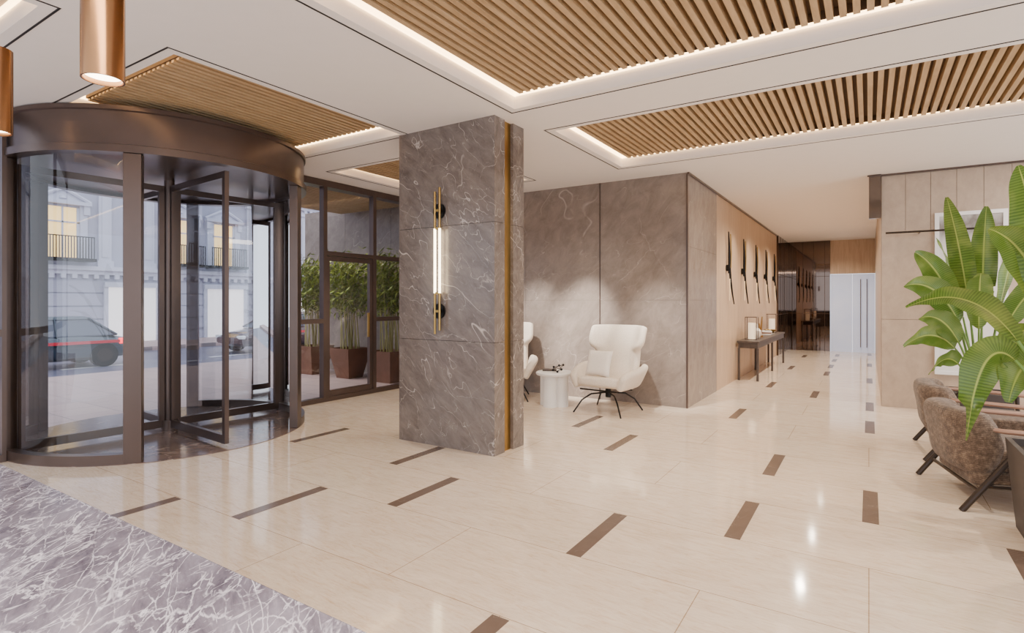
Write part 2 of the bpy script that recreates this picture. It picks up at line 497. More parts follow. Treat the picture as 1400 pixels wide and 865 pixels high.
ST(MB().box(0.15, 9.78, 3.375, 4.2, 9.82, H).box(-0.02, 9.72, 3.375, 0.15, 9.74, 3.395), 'trim_7', M_bronze)

XW = -7.05
def window(name, y0, y1, rails, door=False):
    mb = MB(); w = 0.035; dd = 0.05
    zt = H
    mb.box(XW - dd, y0, 0, XW + dd, y0 + w, zt).box(XW - dd, y1 - w, 0, XW + dd, y1, zt)
    mb.box(XW - dd, y0 + w, zt - 0.1, XW + dd, y1 - w, zt).box(XW - dd, y0 + w, 0, XW + dd, y1 - w, 0.07)
    for z in rails: mb.box(XW - dd, y0 + w, z - 0.035, XW + dd, y1 - w, z + 0.035)
    o = ST(mb, name, M_bronze)
    ox, oy = o.location.x, o.location.y; a, b = y0 + w - oy, y1 - w - oy
    MB().quad([(XW - ox, a, 0.07), (XW - ox, b, 0.07), (XW - ox, b, zt - 0.1), (XW - ox, a, zt - 0.1)]).build('glass_pane', M_glass, o, smooth=False)
    if door:
        m2 = MB()
        m2.box(-0.03, a, 0.07, 0.03, a + 0.06, 2.24).box(-0.03, b - 0.06, 0.07, 0.03, b, 2.24)
        m2.box(-0.03, a + 0.06, 2.17, 0.03, b - 0.06, 2.24).box(-0.03, a + 0.06, 0.07, 0.03, b - 0.06, 0.16)
        m2.build('door_leaf_frame', M_bronze, o, smooth=False)
        MB().box(0.03, b - 0.12, 0.95, 0.06, b - 0.09, 1.35).build('handle', M_brass, o, smooth=False)
    return o
window('window_1', 4.93, 5.62, [1.24])
window('door_2', 5.62, 6.63, [2.28], True)
window('window_2', 6.63, 7.64, [2.28, 1.24])
window('window_3', 7.64, 8.10, [2.28, 1.24])
window('window_4', 0.4, 1.88, [1.24])
window('window_5', -2.0, 0.4, [1.24])
ST(MB().box(-7.2, 4.93, 3.3, -7.1, 8.1, H + 0.2), 'wall_fascia', M_bronze)

# revolving door
rd = root('revolving_door', (-7.1, 3.41, 0), 0, 'round dark bronze revolving door with curved glass walls', 'revolving door')
MB().lathe([(0, 2.99), (1.42, 2.99), (1.42, 2.95), (1.55, 2.95), (1.55, 3.02), (1.52, 3.03), (1.52, 3.34), (1.54, 3.35), (1.54, 3.39), (0, 3.39)], n=96).build('canopy', M_bronze, rd)
MB().lathe([(0, 0), (1.53, 0), (1.53, 0.006), (0, 0.006)], n=96).build('floor_disc', M_disc, rd, label='dark brown marble disc')
for a0, a1 in ((37, 143), (217, 323)):
    MB().lathe([(1.44, 0.006), (1.53, 0.006), (1.53, 0.10), (1.44, 0.10)], n=40, a0=math.radians(a0), a1=math.radians(a1), closed=True).build('base_rail', M_bronze, rd)
for a0, a1 in ((39, 89), (91, 141), (219, 269), (271, 321)):
    MB().lathe([(1.483, 0.10), (1.483, 2.95)], n=24, a0=math.radians(a0), a1=math.radians(a1)).build('curved_glass', M_glass, rd)
for a, w in ((37, 0.075), (143, 0.075), (217, 0.075), (323, 0.075), (90, 0.03), (270, 0.03)):
    Mr = Matrix.Rotation(math.radians(a), 4, 'Z')
    MB().box(1.43, -w, 0.006, 1.53, w, 2.95, M=Mr).build('post', M_bronze, rd, smooth=False, bevel=0.006)
MB().cyl((0, 0, 0.006), (0, 0, 2.99), 0.055, n=24).cyl((0, 0, 0.006), (0, 0, 0.12), 0.09, n=24).build('shaft', M_bronze, rd)
for a in (-4, 86, 176, 266):
    Mr = Matrix.Rotation(math.radians(a), 4, 'Z')
    mb = MB(); z0, z1 = 0.04, 2.92
    mb.box(0.06, -0.022, z0, 0.12, 0.022, z1, M=Mr).box(1.34, -0.022, z0, 1.40, 0.022, z1, M=Mr)
    mb.box(0.12, -0.022, z1 - 0.07, 1.34, 0.022, z1, M=Mr).box(0.12, -0.022, z0, 1.34, 0.022, z0 + 0.09, M=Mr)
    w = mb.build('wing', M_bronze, rd, smooth=False)
    MB().quad([(0.12, 0, z0 + 0.09), (1.34, 0, z0 + .09), (1.34, 0, z1 - .07), (.12, 0, z1 - .07)], M=Mr).build('wing_glass', M_glass, w, smooth=False)

# column
cl = root('column', (-3.785, 4.83, 0), 0, 'square grey brown veined marble column with brass inlay', 'column')
mb = MB()
for z0, z1 in ((0, 1.128), (1.132, 2.338), (2.342, H)): mb.box(-0.645, -0.27, z0, 0.65, -0.085, z1)
mb.build('marble_cladding', M_marble, cl, smooth=False)
mb = MB()
for z0, z1 in ((0, 1.128), (1.132, 2.338), (2.342, H)): mb.box(-0.645, 0.06, z0, 0.66, 0.27, z1)
mb.build('marble_cladding', M_marble, cl, smooth=False)
MB().box(-0.6, -0.085, 0, 0.625, 0.06, H).build('brass_channel', M_brass, cl, smooth=False, label='brushed brass vertical channel')

sc = root('wall_sconce', (-3.85, 4.56, 1.97), 0, 'vertical brass wall lamp with glowing tubes on marble column', 'wall lamp')
for z in (0.53, -0.53): MB().cyl((0.01, 0, z), (0.01, -0.02, z), 0.08, n=28).cyl((0.01, -0.02, z), (0.03, -0.05, z), 0.022).build('mount', M_black, sc)
for x, a, b in ((-0.006, 0.34, 0.73), (0.058, 0.34, 0.77), (-0.006, -0.77, -0.34), (0.058, -0.73, -0.34)):
    MB().cyl((x, -0.06, a), (x, -0.06, b), 0.013).build('brass_rod', M_brass, sc)
for x in (-0.006, 0.058): MB().cyl((x, -0.06, -0.34), (x, -0.06, 0.34), 0.013, n=16).build('light_tube', M_tube, sc)
for z in (0.34, -0.34, 0.53, -0.53): MB().box(-0.012, -0.068, z - .012, 0.064, -0.052, z + .012).build('rod_clamp', M_brass, sc, smooth=False)

p = root('pendant_lamp', (-1.71, 0.655, 2.135), 0, 'polished bronze cylinder pendant lamp above marble counter', 'pendant lamp', 'bronze pendants over the counter')
PH = 0.29
MB().lathe([(0.042, 0.03), (0.045, 0.0), (0.049, 0.0), (0.049, PH), (0.0, PH)], n=48).build('lamp_shade', M_copper, p)
MB().lathe([(0, 0.012), (0.042, 0.012), (0.042, 0.03), (0, 0.03)], n=32).build('diffuser', M_glow, p)
MB().cyl((0, 0, PH), (0, 0, 1.245), 0.004, n=8).cyl((0, 0, 1.245), (0, 0, 1.265), 0.05, n=24).build('cord', M_black, p)
dup(p, loc=(-2.56, 0.655, 2.135))

ct = root('reception_counter', (-1.6, 0.05, 0), 0, 'reception counter with polished violet grey marble top', 'counter')
MB().box(-2.2, -0.65, 0.90, 2.3, 0.656, 0.95).build('countertop', M_counter, ct, smooth=False, bevel=0.003)
MB().box(-2.1, 0.35, 0.0, 2.2, 0.6, 0.90).build('front_panel', M_marble, ct, smooth=False)

# ------------------------------------------------------------------ furniture
def pillow(mb, w, h, t, M, n=14):
    def side(sg):
        def fn(u, v):
            a = 2 * u - 1; b = 2 * v - 1
            e = (max(0, 1 - a ** 4) * max(0, 1 - b ** 4)) ** 0.5
            pin = 1 - 0.08 * (1 - abs(a)) * abs(b) ** 3
            pin2 = 1 - 0.08 * (1 - abs(b)) * abs(a) ** 3
            return M @ Vector((a * w / 2 * pin2, sg * t / 2 * e, b * h / 2 * pin))
        return fn
    mb.grid(side(1), n, n); mb.grid(side(-1), n, n)

def rbox(mb, cx, cy, cz, sx, sy, sz, p=4.0, nu=32, nv=16, M=None):
    def se(c, e): return math.copysign(abs(c) ** (2 / e), c)
    def fn(u, v):
        a = u * 2 * PI; b = (v - 0.5) * PI
        x = se(math.cos(b), p) * se(math.cos(a), p); y = se(math.cos(b), p) * se(math.sin(a), p); z = se(math.sin(b), p)
        q = Vector((cx + x * sx / 2, cy + y * sy / 2, cz + z * sz / 2))
        return M @ q if M else q
    mb.grid(fn, nu, nv, closeu=True)

def lounge_chair(loc, rz, lab):
    r = root('lounge_chair', loc, rz, lab, 'chair', 'ivory lounge chairs')
    Ms = Matrix.Translation((0, 0, 0.40)) @ Matrix.Rotation(math.radians(-8), 4, 'X')
    mb = MB(); rbox(mb, 0, -0.06, 0, 0.66, 0.68, 0.15, 5, M=Ms); mb.build('seat', M_fabric, r, angle=80)
    def back(u, v):
        a = 2 * u - 1
        if v < 0.55: hw = 0.34
        else:
            k = (v - 0.55) / 0.45; kk = min(1, k * 2.4); kk = kk * kk * (3 - 2 * kk)
            hw = 0.34 + 0.085 * kk
        y = 0.20 + 0.30 * v + 0.03 * math.sin(v * PI * 2)
        wing = max(0, abs(a) - 0.55) / 0.45
        y -= 0.04 * a * a + (0.15 if v > 0.58 else 0.05) * wing ** 1.3
        z = 0.38 + 0.81 * v
        return (a * hw, y, z)
    MB().grid(back, 15, 17).build('backrest', M_fabric, r, solid=0.10, subsurf=2)
    for sg in (-1, 1):
        def arm(u, v):
            y = 0.32 - 0.68 * u
            fl = 0.12 * math.sin(PI * min(1, 0.25 + u * 0.75)) + 0.03
            top = 0.67 - 0.11 * u ** 1.5
            if u > 0.85: top -= 0.05 * ((u - 0.85) / 0.15) ** 2
            x = 0.31 + fl * v ** 0.8 + 0.03 * v
            if u < 0.25: x -= 0.03 * (0.25 - u) / 0.25
            z = 0.35 + (top - 0.35) * v
            return (sg * x, y, z)
        MB().grid(arm, 9, 5).build('armrest', M_fabric, r, solid=0.10, subsurf=2)
    mb = MB()
    mb.cyl((0, 0, 0.20), (0, 0, 0.34), 0.04)
    for sx in (-1, 1):
        for sy in (-1, 1):
            mb.tube([(0, 0, 0.27), (sx * 0.18, sy * 0.17, 0.25), (sx * 0.27, sy * 0.27, 0.17), (sx * 0.36, sy * 0.35, 0.0)], 0.011)
    mb.tube([(-0.28, -0.30, 0.33), (0.28, -0.30, 0.33)], 0.010).tube([(-0.28, 0.18, 0.30), (0.28, 0.18, 0.30)], 0.010)
    mb.build('leg_frame', M_black, r, label='black metal four-legged frame')
    return r
ch1 = lounge_chair((-3.08, 7.30, 0), math.radians(-4), 'ivory upholstered lounge chair with cushion against grey marble wall')
ch2 = dup(ch1, loc=(-4.88, 7.42, 0), rz=math.radians(30), label='ivory upholstered lounge chair behind marble column')
mb = MB(); pillow(mb, 0.40, 0.37, 0.11, Matrix.Identity(4))
cu = mb.build('throw_cushion', M_pillow, None, angle=80, weld=True, label='square white throw cushion on ivory lounge chair', category='cushion')
cu.location = (-3.14, 7.04, 0.51); cu.rotation_euler = (math.radians(-16), 0, math.radians(-12))

st = root('side_table', (-3.93, 7.28, 0), 0, 'round white side table with chunky lobed pedestal base', 'side table')
MB().lathe([(0, 0.455), (0.26, 0.455), (0.27, 0.47), (0.27, 0.49), (0.26, 0.50), (0, 0.50)], n=48).build('table_top', M_white, st)
mb = MB()
def lobes(u, v):
    a = u * 2 * PI; rr = 0.15 + 0.07 * abs(math.cos(2 * a)) ** 0.7
    return (rr * math.cos(a), rr * math.sin(a), 0.455 * v)
mb.grid(lobes, 96, 3, closeu=True); mb.build('pedestal', M_white, st, angle=50)
mb = MB(); mb.box(-0.10, -0.07, 0, 0.10, 0.07, 0.025)
bk = mb.build('book', M_darkwood, None, smooth=False, bevel=0.003, label='dark hardcover book on white side table', category='book')
bk.location = (-4.04, 7.34, 0.50); bk.rotation_euler = (0, 0, 0.4)
mb = MB()
pts = [(-0.08, 0, 0.03), (0, 0.04, 0.1), (0.06, 0, 0.05), (0.02, -0.05, 0.02), (0.10, -0.02, 0.12), (-0.05, -0.03, 0.08)]
for a in range(len(pts)):
    for b in range(a + 1, len(pts)):
        if (a + b) % 2: mb.cyl(pts[a], pts[b], 0.004, n=6)
for q in pts: rbox(mb, *q, 0.036, 0.036, 0.036, 2.0, 12, 8)
mb.build('table_sculpture', M_black, None, label='black wire and bead ornament on white side table', category='ornament').location = (-3.82, 7.20, 0.502)

def armchair(loc, rz, lab):
    r = root('armchair', loc, rz, lab, 'armchair', 'boucle armchairs')
    mb = MB(); rbox(mb, 0, -0.07, 0.35, 0.72, 0.78, 0.19, 7); mb.build('seat_cushion', M_boucle, r, angle=80)
    mb = MB(); rbox(mb, 0, -0.04, 0.22, 0.76, 0.80, 0.13, 8); mb.build('seat_base', M_boucle, r, angle=80)
    def back(u, v):
        th = math.radians(-66 + 132 * v)
        e = min(1.0, math.sin(PI * min(max(v, 0.0), 1.0)) ** 0.5 * 1.6 + 0.02)
        a = u * 2 * PI
        def se(c, q): return math.copysign(abs(c) ** q, c)
        fr = (0.5 - 0.5 * math.cos(th)) * 2
        top = 0.73 - 0.05 * fr; bot = 0.24
        zc = (top + bot) / 2; hz = (top - bot) / 2
        s_ = se(math.sin(a), 0.5)
        dr = (0.085 + 0.025 * max(0, s_)) * e * se(math.cos(a), 0.7); dz = hz * (0.8 + 0.2 * e) * s_ * min(1, e + 0.1)
        R = 0.37 + dr + 0.10 * (zc + dz - 0.40)
        sq = 1.0 + 0.14 * math.sin(2 * abs(th)) ** 2
        return (R * math.sin(th) * sq, R * math.cos(th) * sq * 1.02, zc + dz)
    MB().grid(back, 28, 40, closeu=True).build('backrest', M_boucle, r, angle=80)
    for sg in (-1, 1):
        MB().tube([(sg * 0.36, 0.30, 0.60), (sg * 0.44, 0.20, 0.60), (sg * 0.46, 0.0, 0.595), (sg * 0.46, -0.25, 0.585), (sg * 0.44, -0.47, 0.57)], [0.022, 0.03, 0.034, 0.034, 0.03], 12, sq=0.6).build('armrest', M_armwood, r, label='rosy brown wooden armrest')
        MB().tube([(sg * 0.44, -0.40, 0.57), (sg * 0.44, -0.42, 0.0)], 0.02).tube([(sg * 0.46, 0.04, 0.585), (sg * 0.46, 0.46, 0.0)], 0.022).tube([(sg * 0.44, -0.41, 0.20), (sg * 0.46, 0.31, 0.20)], 0.017).build('leg', M_legs, r)
    MB().cyl((-0.45, -0.38, 0.15), (0.45, -0.38, 0.15), 0.014).build('frame_rail', M_legs, r)
    MB().cyl((-0.46, 0.35, 0.15), (0.46, 0.35, 0.15), 0.014).build('frame_rail', M_legs, r)
    return r
a1 = armchair((0.92, 5.80, 0), math.radians(103), 'brown boucle armchair with dark metal legs beside large plant')
dup(a1, loc=(0.90, 7.18, 0), rz=math.radians(92), label='brown boucle armchair in front of planter by stone wall')

def leaf(mb, base, ctrl, tip, Wd, bs=0.38, fold=0.2, rng=random, roll=None):
    B, K, T = Vector(base), Vector(ctrl), Vector(tip)
    def P(s): return B * (1 - s) ** 2 + K * 2 * s * (1 - s) + T * s * s
    def D(s): return ((K - B) * 2 * (1 - s) + (T - K) * 2 * s).normalized()
    mb.tube([P(bs * i / 6) for i in range(7)], [0.018 - 0.008 * i / 6 for i in range(7)], 8, 1)
    ph = rng.random() * 6
    if roll is None: roll = rng.uniform(-0.5, 0.5)
    def fn(u, v):
        s = bs + (1 - bs) * v; d = D(s)
        side = d.cross(Vector((0, 0, 1)))
        if side.length < 0.15: side = Vector((1, 0, 0))
        side.normalize(); side = Matrix.Rotation(roll, 3, d) @ side
        nrm = side.cross(d).normalized()
        a = 2 * u - 1
        w = Wd * (math.sin(PI * min(1, v ** 0.75 * 0.98 + 0.01)) ** 0.62)
        wave = 0.010 * math.sin(v * 18 + ph + a) * abs(a)
        return P(s) + side * (a * w / 2) + nrm * (abs(a) * w * fold - a * a * w * 0.14 + wave)
    mb.grid(fn, 11, 26, 0, uv=True)
def big_plant(name, loc, planter_fn, leaves, lab):
    r = root(name, loc, 0, lab, 'plant')
    planter_fn(r)
    for lf in leaves:
        b, c, tp, w = lf[:4]; roll = lf[4] if len(lf) > 4 else None
        mb = MB(); L = Vector(loc)
        leaf(mb, Vector(b), Vector(c) - L, Vector(tp) - L, w, roll=roll)
        mb.build('leaf', [M_leaf, M_bark], r, angle=80)
    return r
def square_planter(s, h, top=None):
    def f(r):
        t2 = (top or s) / 2; b2 = s / 2
        def ring(rr, z): return [(-rr, -rr, z), (rr, -rr, z), (rr, rr, z), (-rr, rr, z)]
        mb = MB(); vs = ring(b2, 0) + ring(t2, h) + ring(t2 - 0.03, h) + ring(t2 - 0.03, h - 0.05)
        fs = [(3, 2, 1, 0)]
        for k in range(3):
            for i in range(4):
                j = (i + 1) % 4; fs.append((k * 4 + i, k * 4 + j, k * 4 + 4 + j, k * 4 + 4 + i))
        mb._add(vs, fs); mb.build('planter', M_planter, r, smooth=False)
        MB().box(-t2 + 0.03, -t2 + 0.03, h - 0.1, t2 - 0.03, t2 - 0.03, h - 0.05).build('soil', M_soil, r, smooth=False)
    return f
far = [
 ((0, 0, .42), (0.98, 8.35, 1.9), (0.74, 7.95, 2.72), 0.24, 0.3), ((0.03, 0, .42), (1.1, 8.4, 1.9), (1.12, 8.2, 2.62), 0.26, -0.2),
 ((-.03, .02, .42), (0.85, 8.3, 1.9), (0.44, 7.80, 2.10), 0.28, 0.9), ((.03, -.03, .42), (0.85, 8.2, 1.9), (0.34, 7.75, 1.72), 0.30, 1.0),
 ((.02, .05, .42), (0.80, 8.3, 1.45), (0.34, 7.85, 1.02), 0.28, 1.1),
 ((-.04, 0, .42), (0.85, 8.3, 1.15), (0.58, 7.95, 0.70), 0.24, 1.0), ((.05, 0, .42), (1.3, 8.4, 1.9), (1.45, 8.2, 2.45), 0.26, 0.2),
 ((.05, .05, .42), (1.35, 8.5, 1.7), (1.75, 8.2, 1.85), 0.28, -0.8), ((.06, -.02, .42), (1.3, 8.3, 1.4), (1.55, 7.95, 1.2), 0.26, -0.6),
 ((0, .06, .42), (0.95, 8.75, 1.8), (0.72, 8.9, 2.35), 0.24, 0.3), ((0, -.06, .42), (1.05, 8.2, 1.7), (1.02, 7.8, 1.85), 0.26, 0.2),
 ((-.02, -.06, .42), (0.85, 8.2, 1.5), (0.48, 7.8, 1.35), 0.26, 0.9)]
big_plant('bird_of_paradise_plant', (1.09, 8.54, 0), square_planter(0.56, 0.48), far, 'tall broad-leaved green plant in grey square planter by stone wall')
near = [
 ((-.05, 0, .52), (0.78, 4.85, 1.85), (0.22, 4.76, 1.50), 0.24, 0.6),
 ((-.05, .05, .52), (0.68, 4.95, 1.85), (0.57, 4.95, 0.58), 0.26, 1.15), ((0, .03, .52), (0.92, 4.7, 1.9), (0.79, 4.66, 2.40), 0.28, 0.6),
 ((.02, .0, .52), (0.98, 4.8, 1.9), (0.66, 4.75, 2.02), 0.26, 0.8),
 ((.05, .02, .52), (0.92, 5.0, 1.55), (0.80, 5.0, 0.86), 0.30, 1.1), ((.05, 0, .52), (1.4, 4.7, 1.9), (1.7, 4.6, 2.2), 0.3, 0),
 ((.05, .05, .52), (1.4, 5.0, 1.7), (1.8, 5.1, 1.8), 0.3, 0), ((0, -.05, .52), (1.2, 4.4, 1.7), (1.1, 4.0, 1.9), 0.28, 0),
 ((.05, -.05, .52), (1.3, 4.4, 1.4), (1.6, 4.1, 1.3), 0.28, 0)]
big_plant('bird_of_paradise_plant', (1.13, 4.80, 0), square_planter(0.56, 0.6, 0.66), near, 'large broad-leaved green plant in charcoal planter beside armchair')

tb = root('console_table', (-1.97, 13.45, 0), 0, 'long dark wooden console table against oak wall', 'table')
MB().box(-0.2, -1.95, 0.73, 0.2, 1.95, 0.77).box(-0.18, -1.92, 0.63, 0.18, 1.92, 0.73).build('table_top', M_darkwood, tb, smooth=False, bevel=0.003)
for y in (-1.9, 0.0, 1.9):
    for x in (-0.17, 0.17):
        MB().box(x - 0.02, y - 0.02, 0, x + 0.02, y + 0.02, 0.63).build('leg', M_darkwood, tb, smooth=False)
M_shade = emis('lamp_shade_glow', (250, 230, 200), 0.8)
def lantern(loc, lab):
    r = root('lantern', loc, 0, lab, 'lantern', 'square lanterns on the console')
    s, h = 0.11, 0.46; mb = MB(); e = 0.012
    for x in (-s, s - e):
        for y in (-s, s - e): mb.box(x, y, 0, x + e, y + e, h)
    mb.box(-s, -s, 0, s, s, 0.014).box(-s, -s, h - 0.014, s, s, h)
    mb.build('lantern_frame', M_bronze, r, smooth=False)
    MB().lathe([(0.0, 0.014), (0.07, 0.014), (0.07, 0.34), (0, 0.34)], n=24).build('candle', M_shade, r)
    return r
l1 = lantern((-1.98, 12.0, 0.77), 'square bronze framed lantern with white candle on console')
dup(l1, loc=(-2.0, 14.9, 0.77))
mb = MB()
for k, (dx, dy, h) in enumerate([(0, -.12, .30), (0.02, .0, .44), (-.02, .12, .28), (0, .2, .36)]):
    mb.tube([(0, 0, 0.03), (dx, dy * .5, h * .5), (dx * 2, dy, h)], [0.022, 0.016, 0.010], 8)
mb.cyl((0, 0, 0), (0, 0, 0.03), 0.06)
mb.build('branch_sculpture', M_brass, None, label='branching gold sculpture on dark console table', category='sculpture').location = (-1.97, 13.0, 0.77)
for i, cm in enumerate((M_white, M_armwood, M_white)):
    b = MB().box(-0.1, -0.14, 0, 0.1, 0.14, 0.03).build('book', cm, None, smooth=False, bevel=0.003, label='flat hardcover book stacked on console table', category='book', group='books on the console')
    b.location = (-1.97, 13.9, 0.77 + i * 0.0301); b.rotation_euler = (0, 0, 0.1 * i)
MB().lathe([(0, 0), (0.06, 0), (0.10, 0.08), (0.09, 0.16), (0.035, 0.22), (0.04, 0.30)], n=24).build('vase', M_ceramic, None, label='white ceramic vase on dark console table', category='vase').location = (-1.97, 12.5, 0.77)
MB().lathe([(0.0, 0), (0.05, 0), (0.12, 0.07), (0.14, 0.10), (0.13, 0.10), (0.05, 0.02), (0, 0.02)], n=24).build('bowl', M_brass, None, label='shallow gold bowl on dark console table', category='bowl').location = (-1.97, 14.4, 0.77)

M_slim = emis('slim_tube_glow', (240, 214, 170), 0.3)
def osconce(loc):
    r = root('wall_sconce', loc, 0, 'slim black wall lamp with curved arms on oak wall', 'wall lamp', 'slim lamps on the oak wall')
    MB().cyl((0.0, 0, 0.0), (0.04, 0, 0.0), 0.06, n=24).tube([(0.05, -0.05, 0.66), (0.05, 0.0, 0.40), (0.05, 0.02, 0.15), (0.05, 0.0, -0.1)], [0.010, 0.020, 0.026, 0.022], n=12).build('lamp_body', M_black, r, smooth=True)
    MB().tube([(0.07, 0.05, 0.0), (0.075, 0.055, 0.3), (0.07, 0.02, 0.62)], 0.010, n=10).build('brass_rod', M_brass, r)
    MB().tube([(0.06, 0, 0.0), (0.07, 0.02, -0.2), (0.08, 0.10, -0.42), (0.08, 0.28, -0.66)], [0.022, 0.019, 0.015, 0.010], n=10).build('lamp_arm', M_black, r)
    MB().tube([(0.06, 0.0, -0.2), (0.07, -0.03, -0.4), (0.08, -0.10, -0.60)], [0.010, 0.008, 0.005], n=10).build('light_tube', M_slim, r)
    return r
o1 = osconce((-2.2, 10.7, 2.15))
for y in (12.15, 13.6, 15.05, 16.5): dup(o1, loc=(-2.2, y, 2.15))

def art_mat():
    t = NT('abstract_print')
    n = t.noise(t.pos(src='object', scale=(2, 1, 1)), 3, 6, 0.6)
    sx = t.node('ShaderNodeSeparateXYZ'); t.link(t.pos(src='object'), sx.inputs[0])
    h = t.math('ADD', sx.outputs[2], t.math('MULTIPLY', n.outputs[0], 0.5))
    t.link(t.ramp(t.math('MULTIPLY', h, 0.4), [(0.6, lin((232, 228, 224))), (0.8, lin((226, 222, 218))), (0.93, lin((120, 112, 106))), (1.0, lin((196, 192, 188)))]), t.b.inputs['Base Color'])
    t.b.inputs['Roughness'].default_value = 0.3
    return t.m
ar = root('framed_print', (1.17, 9.82, 0.52), 0, 'tall white framed abstract print on stone wall', 'picture')
mb = MB(); w = 0.39; hh = 2.26
mb.box(-w, -0.04, 0, -w + 0.05, 0, hh).box(w - 0.05, -0.04, 0, w, 0, hh).box(-w + 0.05, -0.04, 0, w - 0.05, 0, 0.05).box(-w + 0.05, -0.04, hh - 0.05, w - 0.05, 0, hh)
mb.build('picture_frame', M_white, ar, smooth=False)
MB().box(-w + 0.05, -0.02, 0.05, w - 0.05, -0.005, hh - 0.05).build('print', art_mat(), ar, smooth=False)
pl = root('picture_light', (1.2, 9.82, 2.51), 0, 'slim dark bar picture light on stone wall', 'wall lamp')
MB().cyl((-1.0, -0.30, 0), (1.3, -0.30, 0), 0.014, n=10).build('lamp_bar', M_legs, pl)
for x in (-0.6, 0.7): MB().cyl((x, 0, 0), (x, -0.3, 0), 0.008, n=8).build('bracket', M_legs, pl)

# ------------------------------------------------------------------ outside
def pave_mat():
    t = NT('pinkish_pavers')
    b = t.node('ShaderNodeTexBrick'); b.inputs['Scale'].default_value = 1
    b.inputs['Brick Width'].default_value = 0.6; b.inputs['Row Height'].default_value = 0.6; b.inputs['Mortar Size'].default_value = 0.006
    b.inputs['Color1'].default_value = lin((190, 164, 158)); b.inputs['Color2'].default_value = lin((180, 156, 152)); b.inputs['Mortar'].default_value = lin((130, 118, 118))
    t.link(t.pos(), b.inputs['Vector']); t.link(b.outputs[0], t.b.inputs['Base Color']); t.b.inputs['Roughness'].default_value = 0.6
    return t.m
M_pave = pave_mat()
M_road = plain('wet_grey_asphalt', (104, 104, 122), 0.4, var=0.15, scale=0.6)
M_facade = plain('pale_stone_facade', (170, 169, 184), 0.8, var=0.06, scale=1.2)
M_facade2 = plain('facade_moulding', (200, 199, 212), 0.8, var=0.03)
M_warmwin = emis('lit_window', (250, 206, 130), 1.6)
M_shop = emis('lit_shop_window', (235, 226, 222), 1.3)
M_darkwin = plain('dark_window', (80, 86, 102), 0.1)
ST(MB().box(-14.0, -12, -0.3, -7.05, 45, 0.0), 'floor_terrace', M_pave)
ST(MB().box(-22.5, -25, -0.4, -14.0, 60, -0.3), 'floor_street', M_road)
ST(MB().box(-26, -25, -0.4, -22.5, 60, -0.15), 'floor_footpath', M_pave)
mb = MB()
for y in range(-10, 50, 4): mb.box(-18.3, y, -0.3, -18.15, y + 2, -0.297)
mb.box(-14.6, -25, -0.3, -14.5, 60, -0.297)
ST(mb, 'trim_6', M_white)

bd = root('townhouse', (-26, 12, -0.3), 0, 'pale stone townhouse with balconies across the street', 'building')
mb = MB(); mb.box(-1, -30, 0, 0, 30, 13)
for z in (0.1, 0.62, 1.14, 1.66, 2.18): mb.box(0, -30, z, 0.05, 30, z + 0.46)
mb.build('facade_wall', M_facade, bd, smooth=False)
mb = MB()
for z, dpt in ((3.05, 0.28), (6.9, 0.35), (10.5, 0.5)):
    mb.box(0.0, -30, z, dpt, 30, z + 0.16).box(0.0, -30, z - 0.16, dpt * 0.5, 30, z)
    yy = -24.0
    while yy < 12:
        mb.box(0.0, yy, z - 0.32, dpt * 0.6, yy + 0.16, z - 0.16); yy += 0.36
for y in (-14.2, -10.5, -9.5, -6.7, -2.0, -0.4, 4.3, 7.4, 11):
    mb.box(0, y - 0.22, 3.2, 0.10, y + 0.22, 6.7).box(0, y - 0.28, 6.4, 0.18, y + 0.28, 6.6).box(0, y - 0.28, 3.21, 0.16, y + 0.28, 3.45)
    mb.box(0.1, y - 0.12, 3.6, 0.13, y + 0.12, 6.2)
mb.build('cornice', M_facade2, bd, smooth=False)
def fwin(y, z, lit, balcony):
    w, h = 0.55, 1.95
    wn = MB().box(-0.02, y - w, z, 0.02, y + w, z + h).build('window', M_warmwin if lit else M_darkwin, bd, smooth=False)
    mb = MB()
    for s in (-1, 1):
        mb.box(0, y + s * (w + 0.12) - 0.12, z - 0.1, 0.12, y + s * (w + 0.12) + 0.12, z + h + 0.1)
        mb.box(0, y + s * (w + 0.2) - 0.1, z + h - 0.25, 0.2, y + s * (w + 0.2) + 0.1, z + h + 0.1)
    mb.box(0, y - w - 0.34, z + h + 0.1, 0.26, y + w + 0.34, z + h + 0.24)
    a, b_ = z + h + .24, z + h + .72
    mb.tube([(0.12, y - w - .34, a), (0.12, y, b_)], 0.07, 6).tube([(0.12, y + w + .34, a), (0.12, y, b_)], 0.07, 6)
    mb._add([(0, y - w - .34, a), (0, y + w + .34, a), (0, y, b_), (.06, y - w - .34, a), (.06, y + w + .34, a), (.06, y, b_)],
            [(0, 1, 2), (3, 5, 4), (0, 2, 5, 3), (1, 4, 5, 2), (0, 3, 4, 1)])
    mb.lathe([(0, 0), (0.12, 0), (0.10, 0.1), (0, 0.14)], c=(0.06, y, a + 0.08), n=12)
    mb.box(0.02, y - 0.03, z, 0.06, y + 0.03, z + h).box(0.02, y - w, z + 1.35, 0.06, y + w, z + 1.41)
    for s in (-1, 1): mb.box(0.02, y + s * .5 - .05, z, 0.06, y + s * .5 + .05, z + h)
    mb.build('window_surround', M_facade2, wn, smooth=False)
    if balcony:
        mb = MB(); d0, d1 = 0.12, 0.62
        mb.box(0.12, y - w - 0.35, z - 0.14, d1 + .05, y + w + 0.35, z - 0.02)
        mb.box(d1 - .03, y - w - 0.3, z + 0.78, d1, y + w + 0.3, z + 0.82)
        n = 18
        for i in range(n + 1):
            yy = y - w - 0.3 + (2 * w + 0.57) * i / n
            mb.box(d1 - .025, yy, z - 0.02, d1 - 0.005, yy + 0.03, z + 0.78)
        mb.build('balcony_railing', M_black, wn, smooth=False)
